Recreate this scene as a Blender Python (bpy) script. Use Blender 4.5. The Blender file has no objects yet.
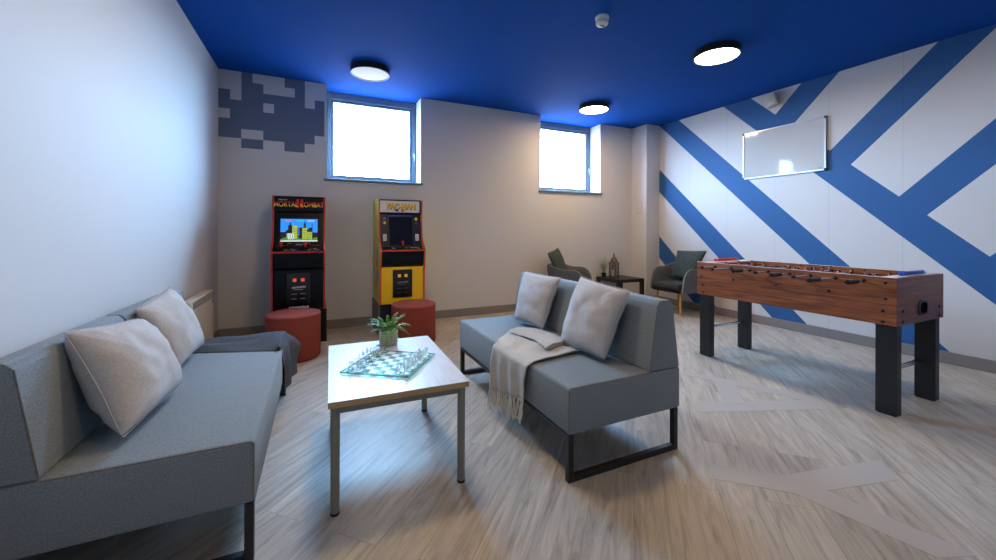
import bpy, bmesh, math, random
from mathutils import Vector, Matrix, Euler, noise
random.seed(7)
PI = math.pi
C = bpy.context.scene.collection

# ------------------------------------------------------------------ helpers
def lin(r, g, b):
    f = lambda c: (c/255/12.92) if c/255 <= .04045 else ((c/255+.055)/1.055)**2.4
    return (f(r), f(g), f(b), 1)

def mat(name, rgb, rough=.6, metal=0, var=.0, vscale=20, bump=0, bscale=200, spec=.5, stretch=None, sheen=0):
    m = bpy.data.materials.new(name); m.use_nodes = True
    nt = m.node_tree; N = nt.nodes; L = nt.links
    b = N['Principled BSDF']; c = lin(*rgb)
    b.inputs['Base Color'].default_value = c
    b.inputs['Roughness'].default_value = rough
    b.inputs['Metallic'].default_value = metal
    b.inputs['Specular IOR Level'].default_value = spec
    if sheen: b.inputs['Sheen Weight'].default_value = sheen
    tc = N.new('ShaderNodeTexCoord'); mp = N.new('ShaderNodeMapping')
    L.new(tc.outputs['Object'], mp.inputs['Vector'])
    if stretch: mp.inputs['Scale'].default_value = stretch
    if var:
        n = N.new('ShaderNodeTexNoise'); n.inputs['Scale'].default_value = vscale; n.inputs['Detail'].default_value = 6
        L.new(mp.outputs[0], n.inputs['Vector'])
        r = N.new('ShaderNodeValToRGB'); r.color_ramp.elements[0].position = .3; r.color_ramp.elements[1].position = .7
        r.color_ramp.elements[0].color = tuple(x*(1-var) for x in c[:3])+(1,)
        r.color_ramp.elements[1].color = tuple(min(1, x*(1+var)) for x in c[:3])+(1,)
        L.new(n.outputs['Fac'], r.inputs['Fac']); L.new(r.outputs[0], b.inputs['Base Color'])
    if bump:
        n2 = N.new('ShaderNodeTexNoise'); n2.inputs['Scale'].default_value = bscale; n2.inputs['Detail'].default_value = 3
        L.new(mp.outputs[0], n2.inputs['Vector'])
        bp = N.new('ShaderNodeBump'); bp.inputs['Strength'].default_value = bump; bp.inputs['Distance'].default_value = .002
        L.new(n2.outputs['Fac'], bp.inputs['Height']); L.new(bp.outputs[0], b.inputs['Normal'])
    return m

def emis(name, rgb, s):
    m = bpy.data.materials.new(name); m.use_nodes = True
    b = m.node_tree.nodes['Principled BSDF']
    b.inputs['Base Color'].default_value = tuple(c*.45 for c in lin(*rgb)[:3])+(1,)
    b.inputs['Emission Color'].default_value = lin(*rgb); b.inputs['Emission Strength'].default_value = s
    return m

def glassy(name, rgb, tr=.85, rough=.05, frosted=False):
    m = bpy.data.materials.new(name); m.use_nodes = True
    nt = m.node_tree; N = nt.nodes; L = nt.links
    b = N['Principled BSDF']
    b.inputs['Base Color'].default_value = lin(*rgb); b.inputs['Roughness'].default_value = rough
    b.inputs['Transmission Weight'].default_value = 1 if not frosted else .55
    b.inputs['IOR'].default_value = 1.45
    t = N.new('ShaderNodeBsdfTransparent'); t.inputs[0].default_value = lin(*rgb)
    mx = N.new('ShaderNodeMixShader'); mx.inputs[0].default_value = 1-tr
    L.new(t.outputs[0], mx.inputs[1]); L.new(b.outputs[0], mx.inputs[2])
    L.new(mx.outputs[0], N['Material Output'].inputs['Surface'])
    return m

def mesh_from(bm, name, angle=35):
    me = bpy.data.meshes.new(name); bmesh.ops.recalc_face_normals(bm, faces=bm.faces)
    bm.to_mesh(me); bm.free()
    me.shade_smooth(); me.set_sharp_from_angle(angle=math.radians(angle))
    return me

def obj(name, bm, m, parent=None, loc=None, rot=None, angle=35):
    me = mesh_from(bm, name, angle) if isinstance(bm, bmesh.types.BMesh) else bm
    ms = m if isinstance(m, (list, tuple)) else [m]
    if not me.materials:
        for x in ms: me.materials.append(x)
    o = bpy.data.objects.new(name, me); C.objects.link(o)
    if parent: o.parent = parent
    if loc: o.location = loc
    if rot: o.rotation_euler = rot
    return o

def thing(name, label, cat, loc=(0, 0, 0), rotz=0, group=None):
    o = bpy.data.objects.new(name, None); C.objects.link(o); o.empty_display_size = .1
    o.location = loc; o.rotation_euler = (0, 0, rotz); o['label'] = label; o['category'] = cat
    if group: o['group'] = group
    return o

def tag(o, label, cat, group=None):
    o['label'] = label; o['category'] = cat
    if group: o['group'] = group
    return o

def struct(name, bm, m, parent=None):
    o = obj(name, bm, m, parent)
    if not parent: o['kind'] = 'structure'
    return o

def dup(root, label, loc=None, rotz=None):
    def cp(o, p):
        c = o.copy(); C.objects.link(c)
        if p: c.parent = p
        for ch in list(kids.get(o.name, [])): cp(ch, c)
        return c
    kids = {}
    for o in list(C.objects):
        if o.parent: kids.setdefault(o.parent.name, []).append(o)
    r = cp(root, None); r['label'] = label
    if loc is not None: r.location = loc
    if rotz is not None: r.rotation_euler = (0, 0, rotz)
    return r

def NB(): return bmesh.new()

def merge(bm, tmp, mi=0, M=None):
    if M: tmp.transform(M)
    vm = {}
    for v in tmp.verts: vm[v] = bm.verts.new(v.co)
    for f in tmp.faces:
        try:
            nf = bm.faces.new([vm[v] for v in f.verts]); nf.material_index = mi if mi is not None else f.material_index
        except ValueError: pass
    tmp.free()

def box(bm, x0, x1, y0, y1, z0, z1, bev=0, seg=2, mi=0, M=None):
    t = bmesh.new(); bmesh.ops.create_cube(t, size=1)
    for v in t.verts:
        v.co = Vector((x0+(v.co.x+.5)*(x1-x0), y0+(v.co.y+.5)*(y1-y0), z0+(v.co.z+.5)*(z1-z0)))
    if bev: bmesh.ops.bevel(t, geom=list(t.edges), offset=bev, segments=seg, profile=.5, affect='EDGES')
    merge(bm, t, mi, M); return bm

def prism(bm, pts, axis, a0, a1, bev=0, seg=2, mi=0, M=None):
    """extrude a 2D outline along an axis: 'x' -> pts are (y,z), 'y' -> (x,z), 'z' -> (x,y)"""
    t = bmesh.new()
    mk = {'x': lambda p, a: (a, p[0], p[1]), 'y': lambda p, a: (p[0], a, p[1]), 'z': lambda p, a: (p[0], p[1], a)}[axis]
    A = [t.verts.new(mk(p, a0)) for p in pts]; B = [t.verts.new(mk(p, a1)) for p in pts]
    n = len(pts); t.faces.new(A); t.faces.new(list(reversed(B)))
    for i in range(n): t.faces.new((A[i], B[i], B[(i+1) % n], A[(i+1) % n]))
    bmesh.ops.recalc_face_normals(t, faces=t.faces)
    if bev: bmesh.ops.bevel(t, geom=list(t.edges), offset=bev, segments=seg, profile=.5, affect='EDGES')
    merge(bm, t, mi, M); return bm

def lathe(bm, prof, n=32, c=(0, 0, 0), mi=0, M=None):
    t = bmesh.new(); rings = []
    for r, z in prof:
        if r < 1e-6: rings.append([t.verts.new((c[0], c[1], c[2]+z))])
        else: rings.append([t.verts.new((c[0]+r*math.cos(2*PI*i/n), c[1]+r*math.sin(2*PI*i/n), c[2]+z)) for i in range(n)])
    for a, b in zip(rings, rings[1:]):
        for i in range(n):
            j = (i+1) % n
            if len(a) == 1 and len(b) == 1: continue
            if len(a) == 1: t.faces.new((a[0], b[i], b[j]))
            elif len(b) == 1: t.faces.new((a[i], a[j], b[0]))
            else: t.faces.new((a[i], a[j], b[j], b[i]))
    if len(rings[0]) > 1: t.faces.new(rings[0])
    if len(rings[-1]) > 1: t.faces.new(rings[-1])
    bmesh.ops.recalc_face_normals(t, faces=t.faces)
    merge(bm, t, mi, M); return bm

def tube(bm, pts, r, n=8, mi=0, closed=False):
    pts = [Vector(p) for p in pts]; R = r if isinstance(r, (list, tuple)) else [r]*len(pts)
    rings = []; t = bmesh.new(); up = None
    for i, p in enumerate(pts):
        if closed: d = pts[(i+1) % len(pts)]-pts[i-1]
        else: d = pts[min(i+1, len(pts)-1)]-pts[max(i-1, 0)]
        d.normalize()
        if up is None: up = Vector((0, 0, 1)) if abs(d.z) < .9 else Vector((1, 0, 0))
        a = d.cross(up).normalized(); b = a.cross(d).normalized(); up = b
        rings.append([t.verts.new(p+R[i]*(a*math.cos(2*PI*k/n)+b*math.sin(2*PI*k/n))) for k in range(n)])
    prs = list(zip(rings, rings[1:]))
    if closed: prs.append((rings[-1], rings[0]))
    for a, b in prs:
        for k in range(n): t.faces.new((a[k], a[(k+1) % n], b[(k+1) % n], b[k]))
    if not closed: t.faces.new(rings[0]); t.faces.new(rings[-1])
    bmesh.ops.recalc_face_normals(t, faces=t.faces)
    merge(bm, t, mi); return bm

def grid(bm, P, nu, nv, mi=0):
    V = [[bm.verts.new(P(i/nu, j/nv)) for j in range(nv+1)] for i in range(nu+1)]
    for i in range(nu):
        for j in range(nv):
            f = bm.faces.new((V[i][j], V[i+1][j], V[i+1][j+1], V[i][j+1])); f.material_index = mi
    return V

def solid(o, th, off=1, sub=0):
    s = o.modifiers.new('thickness', 'SOLIDIFY'); s.thickness = th; s.offset = off
    if sub:
        q = o.modifiers.new('smooth', 'SUBSURF'); q.levels = sub; q.render_levels = sub
    return o

def quad_rect(bm, x0, x1, z0, z1, y, mi=0):
    f = bm.faces.new([bm.verts.new(p) for p in ((x0, y, z0), (x1, y, z0), (x1, y, z1), (x0, y, z1))]); f.material_index = mi

def text(name, s, size, m, parent, loc, rot, sx=1, ext=.0006, off=0.0):
    cu = bpy.data.curves.new(name, 'FONT'); cu.body = s; cu.size = size; cu.extrude = ext; cu.offset = off
    cu.align_x = 'CENTER'; cu.align_y = 'CENTER'
    o = bpy.data.objects.new(name, cu); C.objects.link(o)
    bpy.context.view_layer.update()
    me = bpy.data.meshes.new_from_object(o.evaluated_get(bpy.context.evaluated_depsgraph_get()))
    bpy.data.objects.remove(o)
    me.materials.clear(); me.materials.append(m)
    t = bpy.data.objects.new(name, me); C.objects.link(t); t.parent = parent
    t.location = loc; t.rotation_euler = rot; t.scale = (sx, 1, 1)
    return t

# ------------------------------------------------------------------ materials
M_white = mat('white_wall_paint', (201, 201, 202), .75, bump=.05, bscale=300)
M_frame = mat('grey_window_frame', (104, 122, 138), .45)
M_base = mat('taupe_skirting', (128, 124, 124), .5)
M_mural = mat('slate_mural_paint', (98, 112, 134), .75, bump=.05, bscale=300)
M_ceil = mat('blue_ceiling_paint', (0, 72, 158), .85, bump=.04, bscale=200, spec=.15)
M_black = mat('black_metal', (22, 24, 28), .4)
M_blackp = mat('black_plastic', (14, 15, 18), .3)
M_whitep = mat('white_plastic', (222, 222, 218), .35)
M_cream = mat('cream_enamel', (205, 200, 190), .4)
M_dark = mat('dark_slot', (45, 45, 45), .6)
M_alu = mat('brushed_aluminium', (200, 203, 206), .3, metal=.8)
M_chrome = mat('chrome_steel', (215, 215, 218), .15, metal=1)
M_fabric = mat('grey_sofa_weave', (123, 133, 139), .95, var=.26, vscale=190, bump=.8, bscale=320, spec=.2, sheen=.15)
M_seam = mat('sofa_seam_thread', (110, 106, 100), .9)
M_cushion = mat('pale_cushion_linen', (182, 180, 180), .95, var=.14, vscale=110, bump=.6, bscale=260, spec=.15, stretch=(1, 1, 3))
M_throw = mat('oatmeal_throw', (184, 180, 173), .95, var=.08, vscale=120, bump=.5, bscale=420, spec=.1)
M_tassel = mat('tassel_yarn', (206, 200, 188), .9)
M_dthrow = mat('charcoal_throw', (80, 84, 92), .95, var=.45, vscale=150, bump=1, bscale=260, spec=.1)
M_knit = mat('bottle_green_knit', (66, 77, 76), .95, var=.3, vscale=60, bump=1, bscale=110, spec=.1)
M_shell = mat('grey_chair_felt', (98, 101, 104), .9, var=.06, vscale=200, bump=.3, bscale=500, spec=.15)
M_seatp = mat('dark_seat_pad', (58, 58, 60), .85, var=.06, vscale=200, bump=.2, bscale=500, spec=.2)
M_piping = mat('pale_piping', (150, 152, 154), .8)
M_oakleg = mat('oak_leg', (196, 140, 82), .5, var=.12, vscale=14, stretch=(8, 8, 1))
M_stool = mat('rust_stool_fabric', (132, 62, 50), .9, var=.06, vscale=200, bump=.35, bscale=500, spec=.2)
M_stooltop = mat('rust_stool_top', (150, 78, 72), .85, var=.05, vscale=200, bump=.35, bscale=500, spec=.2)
M_tabletop = mat('pale_laminate', (190, 190, 194), .36, var=.09, vscale=6, stretch=(14, 1, 1))
M_oakedge = mat('oak_edge', (176, 146, 100), .5, var=.15, vscale=40, stretch=(3, 3, 9))
M_tleg = mat('grey_beige_powder_coat', (126, 126, 116), .4)
M_black_ash = mat('black_brown_table', (30, 28, 30), .45)
M_pot = mat('ribbed_concrete', (176, 172, 160), .9, var=.22, vscale=9, stretch=(9, 9, .6), bump=.3, bscale=60)
M_fern = mat('fern_green', (62, 130, 38), .6, var=.45, vscale=40)
M_fern2 = mat('fern_light_green', (120, 176, 56), .6, var=.3, vscale=40)
M_stem = mat('fern_stem', (92, 120, 52), .6)
M_soil = mat('dark_soil', (35, 30, 24), .95)
M_grass = mat('grass_blades', (150, 162, 104), .6, var=.3, vscale=40)
M_bronze = mat('aged_bronze', (92, 74, 60), .5, metal=.4, var=.25, vscale=40)
M_candle = mat('candle_wax', (236, 228, 206), .5)
M_red = mat('cabinet_red_edge', (178, 40, 34), .4)
M_orange = mat('cabinet_orange_edge', (206, 74, 36), .4)
M_yellow = mat('cabinet_yellow', (242, 196, 12), .45)
M_yellowside = mat('cabinet_yellow_side', (214, 196, 70), .45, var=.06, vscale=8)
M_cabblack = mat('cabinet_black', (6, 7, 11), .28, spec=.25)
M_gunm = mat('coin_plate', (15, 19, 25), .3)
M_navy = mat('bezel_navy', (16, 24, 44), .35)
M_redp = mat('red_plastic', (206, 36, 34), .3)
M_bluep = mat('blue_plastic', (26, 84, 190), .3)
M_yelp = mat('yellow_plastic', (236, 196, 40), .3)
M_offw = mat('offwhite_print', (206, 203, 206), .5)
M_lblue = mat('grey_print', (120, 124, 132), .6)
M_coin = emis('lit_coin_slot', (232, 92, 60), .3)
M_coin2 = emis('lit_coin_slot_amber', (226, 150, 60), .25)
M_skin = mat('orange_player_skin', (224, 132, 62), .4)
M_field = mat('green_playfield', (40, 110, 60), .5)
M_board = mat('whiteboard_enamel', (190, 190, 190), .06, spec=.3)
M_rubber = mat('black_rubber', (18, 18, 18), .7)
M_glassclear = glassy('clear_chess_glass', (246, 250, 250), .5, .02)
M_glassfrost = glassy('frosted_chess_glass', (242, 248, 246), .5, .35, True)
M_pane = glassy('window_pane', (250, 252, 255), .93, .02)
M_boardg = glassy('green_tinted_board_glass', (228, 248, 246), .93, .03)
M_gedge = glassy('green_glass_edge', (170, 224, 216), .4, .15, True)
M_frostsq = glassy('frosted_square', (246, 250, 250), .2, .5, True)

def wood_mat(name, a, b, sc, stretch, rough=.4, rot=0):
    m = bpy.data.materials.new(name); m.use_nodes = True
    nt = m.node_tree; N = nt.nodes; L = nt.links; P = N['Principled BSDF']; P.inputs['Roughness'].default_value = rough
    tc = N.new('ShaderNodeTexCoord'); mp = N.new('ShaderNodeMapping'); mp.inputs['Scale'].default_value = stretch
    L.new(tc.outputs['Object'], mp.inputs['Vector'])
    n = N.new('ShaderNodeTexNoise'); n.inputs['Scale'].default_value = sc; n.inputs['Detail'].default_value = 8; n.inputs['Distortion'].default_value = .8
    L.new(mp.outputs[0], n.inputs['Vector'])
    r = N.new('ShaderNodeValToRGB'); r.color_ramp.elements[0].position = .35; r.color_ramp.elements[1].position = .68
    r.color_ramp.elements[0].color = lin(*a); r.color_ramp.elements[1].color = lin(*b)
    L.new(n.outputs['Fac'], r.inputs['Fac']); L.new(r.outputs[0], P.inputs['Base Color'])
    return m
M_walnut = wood_mat('walnut_veneer_long', (108, 54, 26), (168, 94, 50), 3, (6, .9, 14), .38)
M_walnut_end = wood_mat('walnut_veneer_end', (108, 62, 44), (142, 88, 66), 3, (.9, 6, 14), .38)

def floor_mat():
    m = bpy.data.materials.new('grey_oak_planks'); m.use_nodes = True
    nt = m.node_tree; N = nt.nodes; L = nt.links; P = N['Principled BSDF']
    tc = N.new('ShaderNodeTexCoord')
    rot = N.new('ShaderNodeMapping'); rot.inputs['Rotation'].default_value = (0, 0, math.radians(-46))
    L.new(tc.outputs['Object'], rot.inputs['Vector'])
    br = N.new('ShaderNodeTexBrick'); br.inputs['Scale'].default_value = 1
    br.inputs['Brick Width'].default_value = 1.25; br.inputs['Row Height'].default_value = .185
    br.inputs['Mortar Size'].default_value = .0012; br.inputs['Mortar Smooth'].default_value = .3
    br.offset = .37
    br.inputs['Color1'].default_value = (0, 0, 0, 1); br.inputs['Color2'].default_value = (1, 1, 1, 1); br.inputs['Mortar'].default_value = (.5, .5, .5, 1)
    L.new(rot.outputs[0], br.inputs['Vector'])
    # shift the grain per plank
    off = N.new('ShaderNodeVectorMath'); off.operation = 'MULTIPLY_ADD'; off.inputs[1].default_value = (7, 7, 7)
    L.new(br.outputs['Color'], off.inputs[0]); L.new(rot.outputs[0], off.inputs[2])
    st = N.new('ShaderNodeMapping'); st.inputs['Scale'].default_value = (.8, 6.5, 1); L.new(off.outputs[0], st.inputs['Vector'])
    n = N.new('ShaderNodeTexNoise'); n.inputs['Scale'].default_value = 2.2; n.inputs['Detail'].default_value = 9; n.inputs['Roughness'].default_value = .62; n.inputs['Distortion'].default_value = 1.6
    L.new(st.outputs[0], n.inputs['Vector'])
    st2 = N.new('ShaderNodeMapping'); st2.inputs['Scale'].default_value = (1.6, 60, 1); L.new(off.outputs[0], st2.inputs['Vector'])
    n2 = N.new('ShaderNodeTexNoise'); n2.inputs['Scale'].default_value = 2; n2.inputs['Detail'].default_value = 5
    L.new(st2.outputs[0], n2.inputs['Vector'])
    r = N.new('ShaderNodeValToRGB'); e = r.color_ramp.elements
    e[0].position = .28; e[0].color = lin(142, 135, 124); e[1].position = .66; e[1].color = lin(200, 193, 182)
    x = r.color_ramp.elements.new(.45); x.color = lin(178, 170, 158)
    L.new(n.outputs['Fac'], r.inputs['Fac'])
    mx = N.new('ShaderNodeMix'); mx.data_type = 'RGBA'; mx.blend_type = 'MULTIPLY'; mx.inputs['Factor'].default_value = .24
    r2 = N.new('ShaderNodeValToRGB'); r2.color_ramp.elements[0].position = .35; r2.color_ramp.elements[1].position = .6
    r2.color_ramp.elements[0].color = (.45, .45, .45, 1)
    L.new(n2.outputs['Fac'], r2.inputs['Fac'])
    L.new(r.outputs[0], mx.inputs['A']); L.new(r2.outputs[0], mx.inputs['B'])
    mx2 = N.new('ShaderNodeMix'); mx2.data_type = 'RGBA'; mx2.blend_type = 'MULTIPLY'; mx2.inputs['Factor'].default_value = .16
    L.new(mx.outputs['Result'], mx2.inputs['A']); L.new(br.outputs['Color'], mx2.inputs['B'])
    mx3 = N.new('ShaderNodeMix'); mx3.data_type = 'RGBA'; mx3.inputs['B'].default_value = lin(104, 96, 88)
    fm = N.new('ShaderNodeMath'); fm.operation = 'MULTIPLY'; fm.inputs[1].default_value = .6
    L.new(br.outputs['Fac'], fm.inputs[0]); L.new(fm.outputs[0], mx3.inputs['Factor'])
    L.new(mx2.outputs['Result'], mx3.inputs['A']); L.new(mx3.outputs['Result'], P.inputs['Base Color'])
    P.inputs['Roughness'].default_value = .42; P.inputs['Specular IOR Level'].default_value = .4
    bp = N.new('ShaderNodeBump'); bp.inputs['Strength'].default_value = .12; bp.inputs['Distance'].default_value = .002
    L.new(n2.outputs['Fac'], bp.inputs['Height']); L.new(bp.outputs[0], P.inputs['Normal'])
    return m
M_floor = floor_mat()
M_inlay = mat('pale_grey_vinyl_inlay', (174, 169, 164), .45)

def stripe_mat():
    m = bpy.data.materials.new('blue_striped_wall_paint'); m.use_nodes = True
    nt = m.node_tree; N = nt.nodes; L = nt.links; P = N['Principled BSDF']; P.inputs['Roughness'].default_value = .7
    tc = N.new('ShaderNodeTexCoord'); sp = N.new('ShaderNodeSeparateXYZ'); L.new(tc.outputs['Object'], sp.inputs[0])
    def ma(op, a, b):
        n = N.new('ShaderNodeMath'); n.operation = op
        for i, v in enumerate((a, b)):
            if isinstance(v, (int, float)): n.inputs[i].default_value = v
            else: L.new(v, n.inputs[i])
        return n.outputs[0]
    y, z = sp.outputs['Y'], sp.outputs['Z']
    c = ma('SUBTRACT', z, ma('MULTIPLY', y, .97)); d = ma('ADD', z, ma('MULTIPLY', y, 1.02))
    def band(v, lo, hi): return ma('MULTIPLY', ma('GREATER_THAN', v, lo), ma('LESS_THAN', v, hi))
    A = [band(c, lo, hi) for lo, hi in ((-1.725, -1.35), (-2.835, -2.457), (-3.935, -3.575), (-.62, -.245))]
    B = [band(d, lo, hi) for lo, hi in ((5.346, 5.727), (4.198, 4.576), (3.04, 3.43), (1.90, 2.286), (.76, 1.14))]
    a = A[0]
    for q in A[1:]: a = ma('MAXIMUM', a, q)
    b = B[0]
    for q in B[1:]: b = ma('MAXIMUM', b, q)
    b = ma('MULTIPLY', b, ma('GREATER_THAN', c, -.3))
    f = ma('MAXIMUM', a, b)
    # board joints
    s = None
    for yy in (3.638, 3.005, 2.433, 1.82, 1.21, .6, 4.25):
        t = ma('LESS_THAN', ma('ABSOLUTE', ma('SUBTRACT', y, yy), 0), .0016)
        s = t if s is None else ma('MAXIMUM', s, t)
    mx = N.new('ShaderNodeMix'); mx.data_type = 'RGBA'; mx.inputs['A'].default_value = lin(200, 200, 202); mx.inputs['B'].default_value = lin(28, 86, 144)
    L.new(f, mx.inputs['Factor'])
    mx2 = N.new('ShaderNodeMix'); mx2.data_type = 'RGBA'; mx2.blend_type = 'MULTIPLY'; mx2.inputs['B'].default_value = (.72, .72, .74, 1)
    L.new(s, mx2.inputs['Factor']); L.new(mx.outputs['Result'], mx2.inputs['A']); L.new(mx2.outputs['Result'], P.inputs['Base Color'])
    return m
M_stripes = stripe_mat()

# ------------------------------------------------------------------ room shell
H = 2.963; XL = -.995; XR = 5.217; YB = 5.168; YF = -2.4; YO = 5.56
struct('floor', box(NB(), XL-.2, XR+.2, YF-.2, YO+.2, -.12, 0), M_floor)
struct('ceiling', box(NB(), XL-.2, XR+.2, YF-.2, YO+.2, H, H+.12), M_ceil)
struct('wall_left', box(NB(), XL-.2, XL, YF-.2, YO, 0, H), M_white)
struct('wall_right', box(NB(), XR, XR+.2, YF-.2, YO, 0, H), M_stripes)
struct('wall_front', box(NB(), XL, XR, YF-.2, YF, 0, H), M_white)
SZ = 1.822
b = NB()
box(b, XL, XR, YB, YO, 0, SZ)
for x0, x1 in ((XL, .092), (1.242, 3.095), (4.242, XR)): box(b, x0, x1, YB, YO, SZ, H)
struct('wall_back', b, M_white)
b = box(NB(), 4.925, XR, 4.832, YB, 0, H)
struct('wall_column', b, M_white)
def base(name, x0, x1, y0, y1):
    b = NB(); box(b, x0, x1, y0, y1, 0, .108, .003, 1); struct(name, b, M_base)
base('baseboard_left', XL, XL+.016, YF, YB-.016)
base('baseboard_back', XL+.016, 4.909, YB-.016, YB)
base('baseboard_right', XR-.016, XR, YF, 4.816)
base('trim_1', 4.909, XR-.016, 4.816, 4.832)
base('trim_2', 4.909, 4.925, 4.832, YB-.016)
# pale vinyl figures let into the floor
def flat(b, pts, h):
    t = bmesh.new(); lo = [t.verts.new((x, y, -.002)) for x, y in pts]; hi = [t.verts.new((x, y, h)) for x, y in pts]
    n = len(pts); t.faces.new(hi); t.faces.new(list(reversed(lo)))
    for i in range(n): t.faces.new((lo[i], lo[(i+1) % n], hi[(i+1) % n], hi[i]))
    bmesh.ops.recalc_face_normals(t, faces=t.faces)
    merge(b, t); return b
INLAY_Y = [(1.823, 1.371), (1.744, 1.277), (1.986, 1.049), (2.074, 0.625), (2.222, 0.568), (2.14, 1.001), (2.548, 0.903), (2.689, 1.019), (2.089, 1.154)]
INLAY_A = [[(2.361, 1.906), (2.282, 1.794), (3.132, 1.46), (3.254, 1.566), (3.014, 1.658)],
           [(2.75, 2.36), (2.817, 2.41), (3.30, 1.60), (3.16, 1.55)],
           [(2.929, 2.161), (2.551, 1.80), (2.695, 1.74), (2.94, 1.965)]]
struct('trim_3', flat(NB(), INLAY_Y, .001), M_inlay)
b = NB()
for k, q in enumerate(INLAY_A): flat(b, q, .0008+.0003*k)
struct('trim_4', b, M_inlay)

def window(i, x0, x1, px=1):
    w = bpy.data.objects.new('window_%d' % i, None); C.objects.link(w); w.location = (x0, 5.46, SZ); w['kind'] = 'structure'
    W = x1-x0; h = H-SZ
    t, top = .055, .085
    b = NB()
    box(b, .0, t, -.03, .03, .0, h, .003, 1); box(b, W-t, W, -.03, .03, 0, h, .003, 1)
    box(b, t, W-t, -.03, .03, h-top, h, .003, 1); box(b, t, W-t, -.03, .03, 0, .05, .003, 1)
    # opening sash, a step behind
    s = .035
    box(b, t, t+s, -.015, .02, .05, h-top); box(b, W-t-s, W-t, -.015, .02, .05, h-top)
    box(b, t+s, W-t-s, -.015, .02, h-top-s, h-top); box(b, t+s, W-t-s, -.015, .02, .05, .05+s)
    obj('window_frame', b, M_frame, w)
    obj('window_pane', box(NB(), t+s-.005, W-t-s+.005, .0, .008, .05+s-.005, h-top-s+.005), M_pane, w)
    obj('window_sill', box(NB(), -.03, W+.03, YB-5.46-.03, -.03, -.022, .0015, .003, 2), M_frame, w)
    obj('window_latch', box(box(NB(), W-.045, W-.02, -.045, -.03, .38, .44, .003, 1), W-.038, W-.027, -.06, -.045, .33, .43, .003, 1), M_alu, w)
window(1, .092, 1.242); window(2, 3.095, 4.242)

# slate pixel-block mural
S = .106
rows = ["..#...##..", "..##...#..", "#.######.#", "####.#####", ".#########", "##########", "##..#####.", "..##..##.."]
b = NB()
for r, row in enumerate(rows):
    c = 0
    while c < 10:
        if row[c] == '#':
            e = c
            while e < 10 and row[e] == '#': e += 1
            x0 = XL+.002+c*S; x1 = min(XL+.002+e*S, .09)
            zt = H-.001-r*S
            box(b, x0, x1, YB-.0016, YB-.0003, zt-S-.0001*0, zt)
            c = e
        else: c += 1
bmesh.ops.translate(b, verts=b.verts, vec=(.45, -YB, -2.55))
tag(obj('wall_mural', b, M_mural, loc=(-.45, YB, 2.55)), 'slate grey pixel-block mural painted high on the white wall left of the window', 'mural')

# ------------------------------------------------------------------ ceiling lamps
def lamp(label, x, y, col, s, r=.205, base=None):
    t = thing('ceiling_light', label, 'ceiling light', (x, y, H), 0, 'round flush ceiling lights')
    obj('housing', lathe(NB(), [(r, -.0005), (r, -.062), (r-.004, -.066), (r-.014, -.066), (r-.014, -.02), (0, -.02)], 48), M_black, t)
    gm = emis('diffuser_glow', col, s)
    if base: gm.node_tree.nodes['Principled BSDF'].inputs['Base Color'].default_value = lin(*base)
    obj('diffuser', lathe(NB(), [(r-.0145, -.024), (r-.0145, -.060), (r-.03, -.063), (0, -.064)], 48), gm, t)
    return t
L_cool, L_warm = (236, 244, 255), (255, 217, 160)
lamp('round flush ceiling light with dim cool white face, above the windows at left', .515, 4.46, L_cool, .10, base=(92, 98, 100))
lamp('round flush ceiling light glowing warm, the small farther one near the right window', 3.53, 4.44, L_warm, 40)
lamp('round flush ceiling light glowing warm, nearest one above the table football', 3.53, 2.57, L_warm, 30)
lamp('added out-of-view fill light, round flush fitting above the coffee table', .515, 2.57, L_warm, 34)  # added lamp out of view, continues the lamp grid to brighten the room
lamp('added out-of-view fill light, round flush fitting at the left front of the room', .495, .69, L_warm, 16)  # unseen lamp added to lift the dark near half, left side
lamp('added out-of-view fill light, round flush fitting at the right front of the room', 3.53, .69, L_warm, 16)  # unseen lamp added to lift the dark near half, right side

t = thing('smoke_detector', 'white smoke detector on the blue ceiling', 'smoke detector', (2.125, 2.57, H))
obj('base', lathe(NB(), [(.056, -.0005), (.056, -.018), (.05, -.026), (0, -.026)], 32), M_whitep, t)
obj('sensor_head', lathe(NB(), [(.044, -.0265), (.05, -.034), (.05, -.058), (.044, -.066), (.03, -.072), (0, -.074)], 32), M_whitep, t)
obj('marking', box(box(NB(), -.024, .024, -.006, .006, -.0752, -.0742), -.012, .012, -.018, -.013, -.0752, -.0742), M_dark, t)

# ------------------------------------------------------------------ right wall fittings
t = thing('motion_sensor', 'white box-shaped motion sensor on the wall above the whiteboard', 'sensor', (XR-.002, 3.02, 2.845))
R_ = Matrix.Rotation(math.radians(-14), 4, 'X')
obj('casing', box(NB(), -.075, -.008, -.068, .068, -.082, .082, .012, 3, M=R_), M_cream, t)
obj('lens', box(NB(), -.082, -.0755, -.04, .04, -.06, -.035, .002, 1, M=R_), M_whitep, t)
obj('bracket', box(NB(), -.008, 0, -.03, .03, -.05, .05), M_lblue, t)

t = thing('whiteboard', 'aluminium-framed whiteboard mounted on the striped wall', 'whiteboard', (XR-.001, 2.923, 1.89))
w = .475; h = .615
obj('panel', box(NB(), -.018, -.002, -w, w, .004, h-.004), M_board, t)
b = NB()
box(b, -.024, -.0, -w, w, .0, .018, .002, 1); box(b, -.024, 0, -w, w, h-.018, h, .002, 1)
box(b, -.024, 0, -w, -w+.018, .018, h-.018, .002, 1); box(b, -.024, 0, w-.018, w, .018, h-.018, .002, 1)
obj('frame', b, M_alu, t)
for sy in (-1, 1):
    for z in (0, h-.024):
        y0, y1 = sorted((sy*(w+.003), sy*(w-.021)))
        obj('corner_cap', box(NB(), -.027, -.0005, y0, y1, z-.002, z+.026, .003, 2), M_dark, t)
obj('maker_mark', box(NB(), -.0192, -.0182, -.435, -.405, .03, .036), M_bluep, t)

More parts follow.
